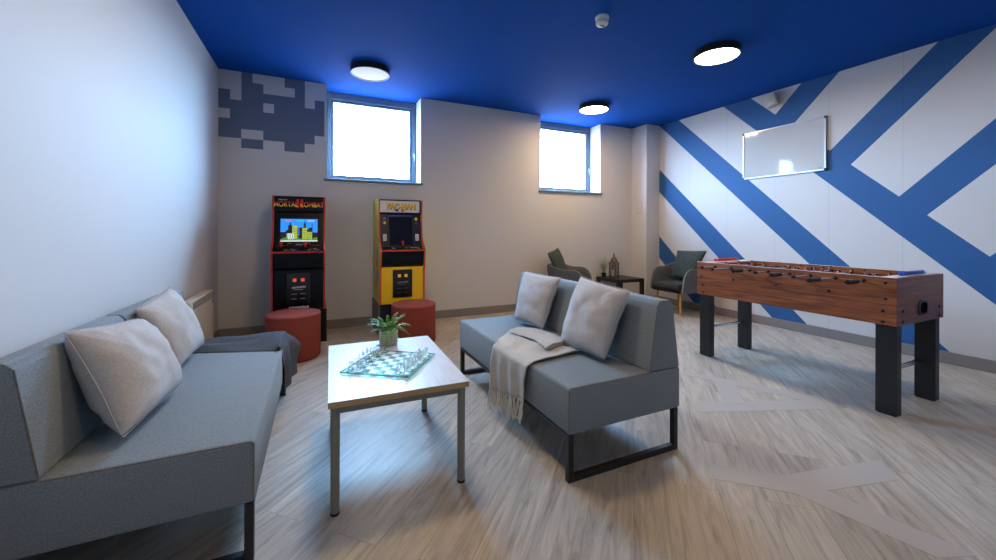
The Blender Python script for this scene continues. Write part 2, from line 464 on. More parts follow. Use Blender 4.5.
t = thing('access_panel', '', 'panel', (4.9245, 4.98, 1.595))
obj('surround', box(NB(), -.006, 0, -.07, .07, -.107, .107, .002, 2), M_cream, t)
obj('painted_shadow_gap', box(NB(), -.0068, -.0061, -.060, .060, -.097, .097), M_lblue, t)  # grey sheet painting the shade of the gap around the cover
obj('cover', box(NB(), -.011, -.0069, -.056, .056, -.093, .093, .0015, 1), M_white, t)
tag(t, 'small white access panel on the side of the boxed-in column', 'panel')

t = thing('panel_heater', 'cream electric panel heater on the left wall behind the sofa end', 'heater', (XL+.0005, 4.13, .105))
b = NB(); box(b, .022, .098, -.37, .37, 0, .53, .014, 3); obj('casing', b, M_cream, t)
b = NB(); box(b, .0985, .1005, -.31, .345, .455, .51, .0005, 1); obj('grille', b, M_dark, t)
b = NB()
for k in range(22): box(b, .1008, .103, -.305+k*.0295, -.297+k*.0295, .458, .507)
obj('louvre', b, M_cream, t)
for y in (-.25, .21): obj('bracket', box(NB(), 0, .0215, y, y+.04, .1, .45), M_dark, t)
obj('control', box(NB(), .0985, .101, .30, .33, .415, .435, .0005, 1), M_dark, t)

# ------------------------------------------------------------------ sofas
def sofa(label, loc, depth, length, flip, zs0, zs1, seatdx, back_parts, zt=.825):
    """local: front face at x=0, back at x=depth; flip=-1 mirrors to face +x"""
    t = thing('bench_sofa', label, 'sofa', loc, 0, 'grey block sofas')
    F = lambda x: flip*x
    def bx(b, x0, x1, *a, **k):
        x0, x1 = sorted((F(x0), F(x1))); return box(b, x0, x1, *a, **k)
    obj('seat', bx(NB(), 0, depth-.005, 0, length, zs0, zs1, .016, 3), M_fabric, t)
    for y in (.004, length-.004):
        obj('seam', tube(NB(), [(F(.004), y, zs0+.014), (F(.004), y, zs1-.012), (F(.012), y, zs1-.004), (F(depth-.21), y, zs1-.004)], .0022, 6), M_seam, t)
    xb = seatdx
    for (y0, y1) in back_parts:
        pts = [(F(xb), zs1+.001), (F(xb+.055), zt-.02), (F(xb+.075), zt), (F(depth-.085), zt), (F(depth-.06), zt-.03), (F(depth-.012), zs1+.001)]
        p2 = NB(); prism(p2, pts, 'y', y0, y1, .010, 3)
        bo = obj('backrest', p2, M_fabric, t)
        for y in (y0+.003, y1-.003):
            s = tube(NB(), [(F(xb+.002), y, zs1+.012), (F(xb+.055), y, zt-.024), (F(xb+.078), y, zt-.004), (F(depth-.087), y, zt-.004)], .0022, 6)
            obj('seam', s, M_seam, bo)
    k = .03
    for y in (.004, length-.036):
        b = NB()
        bx(b, .003, .003+k, y, y+k, 0, zs0, .002, 1); bx(b, depth-.05, depth-.02, y, y+k, 0, zs0, .002, 1)
        bx(b, .003+k, depth-.05, y, y+k, 0, k, .002, 1)
        obj('leg', b, M_black, t)
    for x in (.004, depth-.045):
        obj('rail', bx(NB(), x, x+k, .036, length-.036, zs0-.022, zs0-.0005, .002, 1), M_black, t)
    return t
sofa('grey bench sofa with black sled legs, free-standing, oatmeal throw on its seat', (1.078, 1.533, 0), .745, 1.565, 1, .227, .452, .515, [(0, 1.565)])
sofa('long grey bench sofa pushed against the left wall with charcoal throw at its far end', (-.205, 1.65, 0), .772, 1.595, -1, .212, .438, .558, [(0, .733), (.743, 1.595)], zt=.803)

# ------------------------------------------------------------------ cushions
def cushion(name, label, group, corners, thick, m, seed=0, pinch=.045, n=28, knit=False):
    BL, BR, TR, TL = [Vector(c) for c in corners]
    cen = (BL+BR+TR+TL)/4; nrm = ((BR-BL).cross(TL-BL)).normalized()
    def P(u, v, side):
        U, V = 2*u-1, 2*v-1
        pu = U*(1-pinch*(1-V*V)); pv = V*(1-pinch*(1-U*U))
        a, c = (pu+1)/2, (pv+1)/2
        p = BL.lerp(BR, a).lerp(TL.lerp(TR, a), c)
        k = max(0, (1-abs(U)**2.3)*(1-abs(V)**2.3))**.48
        w = noise.noise(Vector((U*1.6+seed, V*1.6, side*3)))*.16+noise.noise(Vector((U*3.5, V*3.5+seed, side)))*.07
        # radiating creases by the corners
        ang = math.atan2(V*V*V, U*U*U); cr = math.sin(ang*14+seed+noise.noise(Vector((U*2, V*2, seed)))*4)*.05*min(1, (abs(U)**3+abs(V)**3))
        wob = Vector((noise.noise(p*5+Vector((seed, 0, 0))), noise.noise(p*5+Vector((0, seed, 3))), 0))*.008*(1-k)
        rc = max(0, abs(U)+abs(V)-1.55)/.45; p = p.lerp(cen, .02*rc*rc)
        return p+nrm*side*thick/2*k*(1+w*1.3+cr*1.4)+wob-cen
    b = NB()
    V1 = [[b.verts.new(P(i/n, j/n, 1)) for j in range(n+1)] for i in range(n+1)]
    V2 = [[V1[i][j] if i in (0, n) or j in (0, n) else b.verts.new(P(i/n, j/n, -1)) for j in range(n+1)] for i in range(n+1)]
    for i in range(n):
        for j in range(n):
            b.faces.new((V1[i][j], V1[i+1][j], V1[i+1][j+1], V1[i][j+1]))
            b.faces.new((V2[i][j], V2[i][j+1], V2[i+1][j+1], V2[i+1][j]))
    rim = [V1[i][0].co.copy() for i in range(n)]+[V1[n][j].co.copy() for j in range(n)]+[V1[n-i][n].co.copy() for i in range(n)]+[V1[0][n-j].co.copy() for j in range(n)]
    o = obj(name, b, m, loc=cen, angle=80)
    tag(o, label, 'cushion', group)
    s = tube(NB(), rim, .0022, 6, closed=True); obj('seam', s, m, o)
    sb = o.modifiers.new('smooth', 'SUBSURF'); sb.levels = 1; sb.render_levels = 1
    return o
G1 = 'pale linen cushions on the grey sofas'
cushion('cushion', 'pale linen cushion on the long wall sofa, larger and nearer one', G1,
        [(-.61, 1.775, .472), (-.575, 2.27, .475), (-.75, 2.34, .79), (-.815, 1.885, .84)], .20, M_cushion, 1.3)
cushion('cushion', 'pale linen cushion on the long wall sofa, farther one beside the charcoal throw', G1,
        [(-.655, 2.48, .472), (-.635, 2.96, .50), (-.795, 2.90, .865), (-.805, 2.45, .815)], .155, M_cushion, 4.1)
cushion('cushion', 'pale linen cushion at the far end of the free-standing sofa', G1,
        [(1.485, 2.45, .475), (1.455, 2.83, .475), (1.565, 2.86, .865), (1.605, 2.38, .86)], .145, M_cushion, 7.7)
cushion('cushion', 'pale linen cushion at the near end of the free-standing sofa', G1,
        [(1.455, 1.735, .475), (1.425, 2.14, .475), (1.565, 2.11, .905), (1.595, 1.68, .865)], .16, M_cushion, 9.2)

# ------------------------------------------------------------------ throws
def sm(a, b, x):
    x = max(0, min(1, (x-a)/(b-a))); return x*x*(3-2*x)
# oatmeal throw: seat part then hanging part
t = thing('throw_blanket', 'oatmeal fringed throw draped over the front of the free-standing sofa', 'blanket', (1.07, 2.17, .455))
O = Vector((1.07, 2.17, .455)); SH = Vector((.002, 0, 0))
def Pth(u, v):
    # u: 0 back .. 1 bottom hem ; v: 0 near(y small) .. 1 far
    if u < .45:
        a = u/.45
        back = Vector((1.46, 1.955, .4605)).lerp(Vector((1.27, 2.555, .4605)), v)
        edge = Vector((1.085, 1.895, .4605)).lerp(Vector((1.085, 2.355, .4605)), v)
        p = back.lerp(edge, a)
        p.y += (.03*math.sin(v*PI)*0)
        p.z += .004*(1+math.sin(v*17+a*3))+.006*(noise.noise(Vector((a*3, v*6, 0)))+.5)
    else:
        a = (u-.45)/.55
        hz = .262*(1-v)+.150*v
        tz = .459
        r = sm(0, .12, a)
        x = 1.083-.028*r
        z = tz-(a**1.15)*(tz-hz) - .0
        y0 = 1.895+.01*a; y1 = 2.355+.02*a
        p = Vector((x-.008*(1+math.sin(v*19+a*2))*sm(.0, .5, a)-.004*(noise.noise(Vector((a*3, v*7, 5)))+.5), y0+(y1-y0)*v, z))
    return p-O
b = NB(); grid(b, Pth, 44, 40)
o = obj('woven_body', b, M_throw, t, angle=80); solid(o, .005, 0, 0)
def Pf(u, v):
    # loosely folded layer lying on the seat
    ang = u*2*PI
    c0 = Vector((1.35, 2.06, .481)).lerp(Vector((1.305, 2.525, .479)), v)
    d = Vector((.10, .035, 0))
    w = 1-.35*sm(.85, 1, v)
    rr = .016*(1+.3*noise.noise(Vector((v*4, 1, 0))))*(1-.5*sm(.9, 1, v))
    bend = Vector((.07, 0, 0))*math.sin(v*PI)*.8
    p = c0+bend+d*math.cos(ang)*w+Vector((0, 0, 1))*math.sin(ang)*rr
    p.z += .008*noise.noise(Vector((v*6, math.cos(ang)*2, 2)))+.004
    return p-O
b = NB(); V = grid(b, Pf, 20, 30); bmesh.ops.remove_doubles(b, verts=b.verts, dist=.0001)
for e in (0, 30):
    try: b.faces.new([V[i][e] for i in range(20) if V[i][e].is_valid])
    except Exception: pass
obj('folded_layer', b, M_throw, t, angle=80)
random.seed(3)
for k in range(36):
    v = (k+.5)/36; p = Pth(1, v); ln = .115+random.uniform(-.02, .025)
    a1, a2 = random.uniform(-.012, .012), random.uniform(-.014, .014)
    pts = [p+Vector((random.uniform(-.003, .003)-.002*q, a1*math.sin(q*1.1)+a2*q/6, -ln*q/6)) for q in range(7)]
    obj('tassel', tube(NB(), pts, [.0036, .0032, .0042, .0034, .0042, .0036, .0046], 6), M_tassel, t)

# charcoal throw over the far end of the wall sofa
O2 = Vector((-.3, 3.0, .445))
def Pc(u, v):
    if u < .5:
        a = u/.5
        near = Vector((-.79, 2.99, .4365)).lerp(Vector((-.222, 2.80, .4375)), a)
        far = Vector((-.80, 3.13, .475)).lerp(Vector((-.245, 3.20, .468)), a)
        p = near.lerp(far, v)
        p.z += .016*math.sin(v*PI)**.7*(.6+.4*math.sin(a*5+v*4))+.008*noise.noise(Vector((a*4, v*4, 1)))+.004
        if a > .7: p.z += .018*sm(.7, 1, a)*math.sin(PI*v)
    else:
        a = (u-.5)/.5
        r = sm(0, .25, a)
        out = (.006+.03*v+.03*a*v)*r
        p = Vector((-.215+out, 2.80+.09*a+(.40-.13*a)*v, .474-.34*a**1.1*(1-.12*v)))
        p.x += (.012*math.sin(v*13+1+a)+.010)*sm(.1, .6, a)
        p.y += .02*math.sin(a*4+v*3)*a
        if v > .7: p.x += .045*sm(.7, 1, v)*math.exp(-((a-.38)/.22)**2)
    return p-O2
b = NB(); grid(b, Pc, 50, 36)
o = obj('throw_blanket', b, M_dthrow, loc=O2, angle=80); solid(o, .009, 1, 1)
tag(o, 'charcoal waffle-knit throw hanging over the far front corner of the wall sofa', 'blanket')

# ------------------------------------------------------------------ coffee table
t = thing('coffee_table', 'rectangular white-topped coffee table with oak edge and tubular grey legs', 'coffee table', (.357, 2.172, 0), math.radians(-1.5))
X0, X1, Y0, Y1 = -.307, .307, -.432, .432
TZ = .488
obj('tabletop', box(NB(), X0, X1, Y0, Y1, TZ-.002, TZ, .0008, 1), M_tabletop, t)
obj('edge_band', box(NB(), X0+.0002, X1-.0002, Y0+.0002, Y1-.0002, TZ-.027, TZ-.0022, .001, 1), M_oakedge, t)
b = NB()
box(b, X0+.045, X1-.045, Y0+.028, Y0+.05, TZ-.062, TZ-.0275); box(b, X0+.045, X1-.045, Y1-.05, Y1-.028, TZ-.062, TZ-.0275)
box(b, X0+.023, X0+.045, Y0+.05, Y1-.05, TZ-.062, TZ-.0275); box(b, X1-.045, X1-.023, Y0+.05, Y1-.05, TZ-.062, TZ-.0275)
obj('apron', b, M_tleg, t)
for x in (X0+.029, X1-.029):
    for y in (Y0+.036, Y1-.036):
        lg = obj('leg', lathe(NB(), [(.0185, .012), (.0185, TZ-.0275)], 24, (x, y, 0)), M_tleg, t)
        obj('foot_cap', lathe(NB(), [(.017, 0), (.019, .004), (.019, .0115), (.012, .0118)], 24, (x, y, 0)), M_rubber, lg)

# chess board
ang = math.radians(-34.5); CX, CY = .353, 2.122; BS = .362; BZ = TZ+.0055
t = thing('chess_board', 'square glass chess board lying askew on the coffee table', 'chess board', (CX, CY, BZ), ang)
hb = BS/2
obj('glass_plate', box(NB(), -hb, hb, -hb, hb, 0, .006, .0012, 1), M_boardg, t)
sq = .0415; b = NB()
for i in range(8):
    for j in range(8):
        if (i+j) % 2:
            x = (i-4)*sq; y = (j-4)*sq; box(b, x, x+sq, y, y+sq, .0062, .0066)
obj('frosted_squares', b, M_frostsq, t)
b = NB()
for q in ((-hb-.002, -hb-.0001, -hb-.002, hb+.002), (hb+.0001, hb+.002, -hb-.002, hb+.002), (-hb, hb, -hb-.002, -hb-.0001), (-hb, hb, hb+.0001, hb+.002)): box(b, *q, 0, .006)
obj('glass_edge', b, M_gedge, t)
for sx in (-1, 1):
    for sy in (-1, 1):
        obj('foot', lathe(NB(), [(.0045, -.0052), (.005, -.003), (.0045, -.0002)], 12, (sx*.155, sy*.155, 0)), M_bronze, t)

def piece_mesh(kind, tagn):
    s = {'pawn': .036, 'rook': .042, 'knight': .046, 'bishop': .052, 'queen': .058, 'king': .064}[kind]
    R = .0115 if kind == 'pawn' else .0135
    b = NB()
    if kind == 'pawn':
        pr = [(R, 0), (R, .004), (R*.8, .007), (R*.42, .012), (R*.35, .020), (R*.6, .0225), (R*.4, .024)]
        pr += [(.0068*math.sin(a), .0295-.0065*math.cos(a)) for a in [PI*q/6 for q in range(1, 6)]]+[(0, .036)]
        lathe(b, pr, 16)
    elif kind == 'rook':
        lathe(b, [(R, 0), (R, .005), (R*.75, .008), (R*.5, .015), (R*.47, .028), (R*.75, .031), (R*.78, .037)], 16)
        for k in range(5):
            a = 2*PI*k/5; M_ = Matrix.Translation((math.cos(a)*.0078, math.sin(a)*.0078, 0)) @ Matrix.Rotation(a, 4, 'Z')
            box(b, -.0022, .0022, -.003, .003, .037, .042, M=M_)
    elif kind == 'knight':
        lathe(b, [(R, 0), (R, .005), (R*.75, .008), (R*.5, .013), (0, .014)], 16)
        prism(b, [(-.007, .012), (.006, .012), (.004, .024), (.011, .028), (.012, .033), (.004, .040), (.001, .046), (-.003, .041), (-.008, .034), (-.009, .022)], 'y', -.0035, .0035, .0012, 2)
    else:
        top = s-.012
        pr = [(R, 0), (R, .005), (R*.8, .009), (R*.42, .016), (R*.33, top-.012), (R*.62, top-.008), (R*.4, top-.006)]
        if kind == 'bishop': pr += [(.0068, top), (.006, top+.005), (.002, top+.010), (.0024, top+.0115), (0, top+.0125)]
        if kind == 'queen': pr += [(.006, top-.002), (.0092, top+.006), (.004, top+.007), (.003, top+.0105), (0, top+.012)]
        if kind == 'king': pr += [(.006, top-.002), (.0085, top+.004), (.003, top+.0055), (0, top+.0056)]
        lathe(b, pr, 16)
        if kind == 'king':
            box(b, -.0012, .0012, -.0012, .0012, top+.005, top+.012); box(b, -.0012, .0012, -.0038, .0038, top+.0075, top+.0098)
    return mesh_from(b, 'chess_'+kind+'_'+tagn, 50)
ordn = ['nearest', 'second', 'third', 'fourth', 'fifth', 'sixth', 'seventh', 'farthest']
back = ['rook', 'knight', 'bishop', 'queen', 'king', 'bishop', 'knight', 'rook']
for side, mm, tn, word, where in ((-1, M_glassclear, 'clear', 'clear', 'left'), (1, M_glassfrost, 'frosted', 'frosted', 'right')):
    cache = {}
    for rank in (0, 1):
        for k in range(8):
            kd = 'pawn' if rank else back[k]
            if kd not in cache:
                cache[kd] = piece_mesh(kd, tn); cache[kd].materials.append(mm)
            u = side*(3.5-rank)*sq; v = (k-3.5)*sq
            x = CX+u*math.cos(ang)-v*math.sin(ang); y = CY+u*math.sin(ang)+v*math.cos(ang)
            o = bpy.data.objects.new('chess_'+kd, cache[kd]); C.objects.link(o)
            o.location = (x, y, BZ+.0068); o.rotation_euler = (0, 0, ang+(PI if side > 0 else 0))
            if kd in ('queen', 'king'): lab = '%s glass chess %s on the %s side of the board' % (word, kd, where)
            elif kd == 'pawn': lab = '%s glass chess pawn, %s along its row on the %s side' % (word, ordn[k], where)
            else: lab = '%s glass chess %s at the %s end of the %s back row' % (word, kd, 'near' if k < 4 else 'far', where)
            tag(o, lab, 'chess piece', '%s glass chess pieces' % word)

# potted fern
random.seed(11)
t = thing('potted_fern', 'green fern in a ribbed concrete pot on the coffee table', 'potted plant', (.400, 2.492, TZ+.0005))
b = NB(); n = 72; prof = [(0.050, 0), (.053, .006), (.057, .086), (.056, .090), (.052, .090), (.050, .078), (0, .078)]
lathe(b, prof, n)
for v in b.verts:
    r = math.hypot(v.co.x, v.co.y)
    if r > .0525 and v.co.z < .088:
        a = math.atan2(v.co.y, v.co.x); k = 1+.018*math.cos(a*36/1)
        v.co.x *= k; v.co.y *= k
obj('pot', b, M_pot, t)
obj('soil', lathe(NB(), [(.0495, .0785), (.03, .083), (0, .084)], 20), M_soil, t)
fb = NB(); sb = NB()
for k in range(44):
    a = k*2.39996+random.uniform(-.3, .3); ln = random.uniform(.12, .185); lift = random.uniform(.3, 1.35)
    d = Vector((math.cos(a), math.sin(a), 0)); side = Vector((-d.y, d.x, 0)); pts = []
    for q in range(13):
        s = q/12; r = ln*(s*math.cos(lift*.75))
        z = .082+ln*(math.sin(lift)*s*1.15-.75*s*s*math.cos(lift*.6))
        pts.append(d*(.012+r)+Vector((0, 0, max(z, -.0+.05 if r > .06 else z))))
    tube(sb, pts, [.0013-.0008*q/12 for q in range(13)], 5)
    mi = 1 if random.random() < .4 else 0
    for q in range(3, 13):
        p = pts[q]; tg = (pts[min(q+1, 12)]-pts[q-1]).normalized(); L_ = .024*(1.1-q/12)**.8
        for s in (-1, 1):
            for sub in (0,):
                if q == 12 and sub: continue
                pp = p.lerp(pts[min(q+1, 12)], sub)
                out = (side*s+tg*.15+Vector((0, 0, random.uniform(-.5, .4)))).normalized()*max(.006, L_*random.uniform(.8, 1.1))
                wd = tg*.0031
                up = Vector((0, 0, .0015))
                A = [fb.verts.new(pp), fb.verts.new(pp+out*.35+wd+up), fb.verts.new(pp+out*.75+wd*.8+up), fb.verts.new(pp+out), fb.verts.new(pp+out*.7-wd*.8+up), fb.verts.new(pp+out*.35-wd+up)]
                f = fb.faces.new(A); f.material_index = mi
o = obj('fronds', fb, [M_fern, M_fern2], t); o['kind'] = 'stuff'
obj('stems', sb, M_stem, t)

# ------------------------------------------------------------------ pouf stools
def stool(label, x, y, r=.232):
    t = thing('pouf_stool', label, 'stool', (x, y, 0), 0, 'rust red pouf stools')
    obj('base', lathe(NB(), [(r-.02, 0), (r-.012, .012)], 48), M_rubber, t)
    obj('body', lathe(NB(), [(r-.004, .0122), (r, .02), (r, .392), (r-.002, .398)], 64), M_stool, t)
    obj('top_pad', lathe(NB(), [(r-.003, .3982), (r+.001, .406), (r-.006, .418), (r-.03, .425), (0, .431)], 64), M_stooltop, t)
    obj('piping', tube(NB(), [((r-.0005)*math.cos(2*PI*k/64), (r-.0005)*math.sin(2*PI*k/64), .399) for k in range(64)], .003, 6, closed=True), M_stool, t)
    return t
stool('round rust red pouf stool in front of the black arcade cabinet', -.205, 4.15)
stool('round rust red pouf stool in front of the yellow arcade cabinet', .935, 4.18)

# ------------------------------------------------------------------ arcade cabinets
def cabinet(label, x0, x1, yf, edge, sidem, front, joined, kind):
    t = thing('arcade_cabinet', label, 'arcade machine', ((x0+x1)/2, yf, 0), 0, 'arcade cabinets')
    W = (x1-x0)/2; D = 5.14-yf
    prof = [(.0, .352), (-.004, .74), (-.03, .80), (-.045, .955), (-.035, .985), (.075, 1.06), (.115, 1.14), (.135, 1.30), (.125, 1.42), (.11, 1.56), (.30, 1.575), (D, 1.575), (D, .352)]
    for s in (-1, 1):
        xa, xb = sorted((s*W, s*(W-.016)))
        pn = obj('side_panel', prism(NB(), prof, 'x', xa, xb), sidem, t)
        pts = [(s*(W-.008), y-.0005, z) for y, z in prof[:10]]
        e = NB()
        for q in range(len(pts)-1):
            y0, z0 = prof[q]; y1, z1 = prof[q+1]
            d = Vector((y1-y0, z1-z0)).normalized(); nn = Vector((-d.y, d.x)) if True else None
            if nn.x > 0 and abs(nn.x) > .2: nn = -nn
            o1 = .0045
            prism(e, [(y0, z0), (y1, z1), (y1+nn.x*o1, z1+nn.y*o1), (y0+nn.x*o1, z0+nn.y*o1)], 'x', xa-.0005, xb+.0005)
        obj('edge_trim', e, edge, pn)
        if sidem is M_yellowside and s < 0:
            a = NB()
            def blob(cy, cz, r, mi):
                prism(a, [(cy+r*math.cos(q*PI/8)*(.7+.3*math.sin(q*1.7)), cz+r*1.3*math.sin(q*PI/8)*(.75+.25*math.cos(q*2.3))) for q in range(16)], 'x', xa-.0012, xa-.0003, mi=mi)
            blob(.2, .93, .09, 0); blob(.24, .80, .07, 1); blob(.2, .66, .10, 0); blob(.16, .70, .045, 1); blob(.3, .55, .06, 1)
            obj('side_artwork', a, [M_bluep, M_orange], pn)
    iw = W-.0165
    obj('lower_front', box(NB(), -iw, iw, .012, .03, .352, .775), front, t)
    obj('back_panel', box(NB(), -iw, iw, D-.02, D-.002, .352, 1.57), M_cabblack, t)
    obj('roof_panel', box(NB(), -iw, iw, .128, D-.021, 1.545, 1.56), M_cabblack, t)
    # control deck
    obj('deck_front', prism(NB(), [(.012, .7755), (-.018, .80), (-.033, .948), (.02, .948), (.03, .7755)], 'x', -iw, iw), M_cabblack, t)
    dk = obj('control_deck', prism(NB(), [(-.036, .9485), (-.038, .975), (.09, 1.005), (.09, .9485)], 'x', -iw, iw, .0015, 1), M_cabblack, t)
    obj('deck_trim', box(NB(), -iw, iw, -.042, -.0385, .957, .973), edge, dk)
    # bezel + screen leaning back
    z0, y0, z1, y1 = 1.005, .075, 1.398, .155
    th = math.atan2(y1-y0, z1-z0); ln = math.hypot(y1-y0, z1-z0)
    Mx = Matrix.Translation((0, y0, z0)) @ Matrix.Rotation(-th, 4, 'X')
    bz = obj('bezel', box(NB(), -iw, iw, .0, .012, 0, ln, M=Mx), M_navy if kind == 'yellow' else M_cabblack, t)
    # marquee
    obj('marquee', box(NB(), -iw, iw, .112, .127, 1.408, 1.544), M_offw if kind == 'yellow' else M_cabblack, t)
    obj('marquee_soffit', box(NB(), -iw, iw, .1275, .17, 1.400, 1.412), M_cabblack, t)
    my = .1112
    RT = (PI/2, 0, 0)
    if kind == 'black':
        text('title_lettering', 'MORTAL KOMBAT', .076, M_tfire, t, (0, my-.0008, 1.470), RT, .76, .0006, .0008)
        text('numeral', 'II', .13, M_redp, t, (.005, my+.0004, 1.476), RT, 1.25, .0004, .002)
        text('maker_lettering', 'MIDWAY', .020, M_offw, t, (-.155, my, 1.518), RT, 1, .0004)
        sw, sh0, sh1 = .178, .07, .318
        cols = [M_sky, M_bldark, M_blgreen, M_blpale, M_ggreen, M_hudr, M_hudg, M_hudw, M_yelp]
        b = NB(); lay = [0]
        def q(xa, xb, za, zb, mi):
            lay[0] += 1; y = -.0006-.00002*lay[0]
            f = b.faces.new([b.verts.new(Mx @ Vector(p)) for p in ((xa, y, za), (xb, y, za), (xb, y, zb), (xa, y, zb))]); f.material_index = mi
        q(-sw, sw, sh0, sh1, 0)
        X = lambda a: -sw+2*sw*a; Zz = lambda a: sh0+(sh1-sh0)*a
        for xa, xb, za in ((0, .14, .42), (.14, .20, .5), (.2, .31, .72), (.235, .275, .84), (.5, .66, .62), (.62, .68, .82), (.64, .66, .9), (.70, .76, .55), (.76, .86, .62), (.84, .86, .78), (.86, 1, .4), (.43, .48, .6), (.38, .42, .66)):
            q(X(xa), X(xb), Zz(.05), Zz(za), 1)
        for xa, xb, za, mi in ((.31, .45, .70, 2), (.17, .36, .36, 3), (.58, .71, .60, 2), (.70, .85, .42, 2), (.44, .50, .30, 3)):
            q(X(xa), X(xb), Zz(.06), Zz(za), mi)
            for wx in range(3):
                for wz in range(5):
                    cx0 = X(xa)+(wx+.3)*(X(xb)-X(xa))/3.2; cz = Zz(.1)+(wz)*(Zz(za)-Zz(.1))/5.3
                    q(cx0, cx0+.006, cz, cz+.010, 1)
        for k in range(18):
            q(X(k/18), X(k/18+.045), Zz(.04), Zz(.11+.07*abs(math.sin(k*2.3))*(0.3 if .2 < k/18 < .85 else 1)), 4)
        q(-sw, sw, sh0, Zz(.05), 7)
        q(X(.11), X(.31), Zz(.90), Zz(.935), 5); q(X(.42), X(.62), Zz(.90), Zz(.935), 6); q(X(.72), X(.92), Zz(.90), Zz(.93), 7)
        obj('screen', b, cols, t)
        obj('bezel_artwork', box(box(box(box(NB(), -.205, -.12, -.0006, .0, .028, .0315, M=Mx), .12, .205, -.0006, 0, .028, .0315, M=Mx), -.048, .048, -.0006, 0, .02, .055, mi=1, M=Mx), -.03, .03, -.0008, -.0006, .03, .045, mi=2, M=Mx), [M_redp, M_gunm, M_lblue], t)
        for sx in (-1, 1):
            obj('gauge_mark', tube(NB(), [Mx @ Vector((sx*.09+.02*math.cos(a), -.001, .035+.018*math.sin(a))) for a in [PI*.1+q*PI*.8/8 for q in range(9)]], .0016, 5), M_yelp, t)
        sticks = [(-.165, M_redp), (.06, M_redp)]
        btns = [(-.125, M_yelp), (-.105, M_redp), (-.07, M_offw), (-.045, M_offw), (-.015, M_bluep), (.095, M_yelp), (.12, M_redp), (.15, M_offw), (.175, M_offw), (.205, M_bluep)]
    else:
        text('title_shadow', 'PAC-MAN', .090, M_cabblack, t, (.004, my+.0004, 1.474), RT, .84, .0003, .006)
        text('title_lettering', 'PAC-MAN', .090, M_yelp, t, (0, my-.0002, 1.478), RT, .84, .0006, .003)
        sub = NB(); prism(sub, [(-.05+.016*math.cos(a)*1.6, 1.432+.014*math.sin(a)) for a in [q*PI/6 for q in range(12)]], 'y', my-.0008, my, mi=0)
        prism(sub, [(.02+.016*math.cos(a)*1.4, 1.428+.012*math.sin(a)) for a in [q*PI/6 for q in range(12)]], 'y', my-.0008, my, mi=1)
        obj('marquee_artwork', sub, [M_bluep, M_orange], t)
        obj('marquee_end_panel', box(NB(), iw-.022, iw, .1105, .1118, 1.408, 1.544), M_gunm, t)
        obj('screen', box(NB(), -.135, .135, -.0025, -.0003, .02, .355, M=Mx), M_screenoff, t)
        b = NB()
        for sx in (-1, 1):
            for zz, mi, r in ((.335, 0, .014), (.285, 1, .013)):
                m2 = mi if sx < 0 else 1-mi
                prism(b, [(sx*.185+r*math.cos(a)*1.2, zz+r*1.3*math.sin(a)) for a in [q*PI/5 for q in range(10)]], 'y', -.0012, -.0004, mi=m2, M=Mx)
            box(b, sx*.188-.02, sx*.188+.02, -.0012, -.0004, .07, .15, mi=2, M=Mx)
            for k in range(5): box(b, sx*.188-.014, sx*.188+.012, -.0014, -.0012, .082+k*.013, .086+k*.013, mi=3, M=Mx)
        for k in range(12): box(b, -.125+k*.021, -.112+k*.021, -.001, -.0004, .365, .38, mi=0, M=Mx)
        obj('bezel_artwork', b, [M_bluep, M_yelp, M_offw, M_lblue], t)
        sticks = [(.005, M_redp)]
        btns = [(-.11, M_offw), (-.095, M_offw), (-.04, M_bluep), (.05, M_offw), (.10, M_offw), (.13, M_offw), (.16, M_offw), (.185, M_offw)]
    for sx, m_ in sticks:
        z = .99
        st = obj('joystick', lathe(NB(), [(.011, .996), (.006, 1.0), (.0045, 1.03), (0, 1.031)], 12, (sx, .025, 0)), M_blackp, t)
        obj('joystick_knob', lathe(NB(), [(0, 1.022), (.010, 1.025), (.013, 1.04), (.0165, 1.06), (.0165, 1.068), (.009, 1.077), (0, 1.079)], 16, (sx, .025, 0)), m_, st)
    for bxx, m_ in btns:
        yy = .0 if int(abs(bxx)*1000) % 2 else .03
        zz = .9752+(yy+.038)*.03/.128
        obj('button', lathe(NB(), [(.012, 0), (.012, .003), (.009, .004), (.009, .009), (0, .0095)], 16, (bxx, yy, zz)), m_, t)
    # coin plate
    cp = obj('coin_plate', box(NB(), -.112, .112, -.0005, .0115, .42, .742, .006, 2), M_gunm, t)
    for sx in (-.038, .038):
        obj('coin_slot', box(NB(), sx-.017, sx+.017, -.0045, -.0006, .655, .69, .001, 1), M_coin if kind == 'black' else M_coin2, cp)
    a = NB()
    random.seed(2)
    for k in range(9): box(a, -.062+k*.0145, -.051+k*.0145, -.0012, -.0007, .585+.006*(k/8), .60+.008*(k/8)+.003*(k % 2))
    for k in range(7): box(a, -.045+k*.013, -.036+k*.013, -.0012, -.0007, .570, .576)
    for sx in (-.068, .012):
        for zz in (.525, .475): box(a, sx, sx+.052, -.0012, -.0007, zz, zz+.004)
    obj('coin_plate_print', a, M_offw if kind == 'black' else M_lblue, cp)
    # riser stand
    obj('riser_front', box(NB(), -W+.004, W+.004, .0, .016, 0, .351), M_cabblack if kind == 'black' else M_navy, t)
    for s in (-1, 1):
        xa, xb = sorted((s*W, s*(W+.012))) if s > 0 else (-W-.012, -W+.0035)
        if s > 0: xa, xb = W+.0045, W+.016
        obj('riser_side', box(NB(), xa, xb, .0, D, 0, .351 if s < 0 else .351), M_cabblack if kind == 'black' else M_risersd, t)
    obj('riser_back', box(NB(), -W+.004, W+.004, D-.02, D-.001, 0, .351), M_cabblack, t)
    if kind == 'black':
        a = NB()
        for k in range(8): box(a, -.09+k*.024, -.072+k*.024, .0105, .0118, .375, .392+.004*(k % 2))
        obj('kick_lettering', a, M_offw, t)
    return t
M_tfire = bpy.data.materials.new('fire_lettering'); M_tfire.use_nodes = True
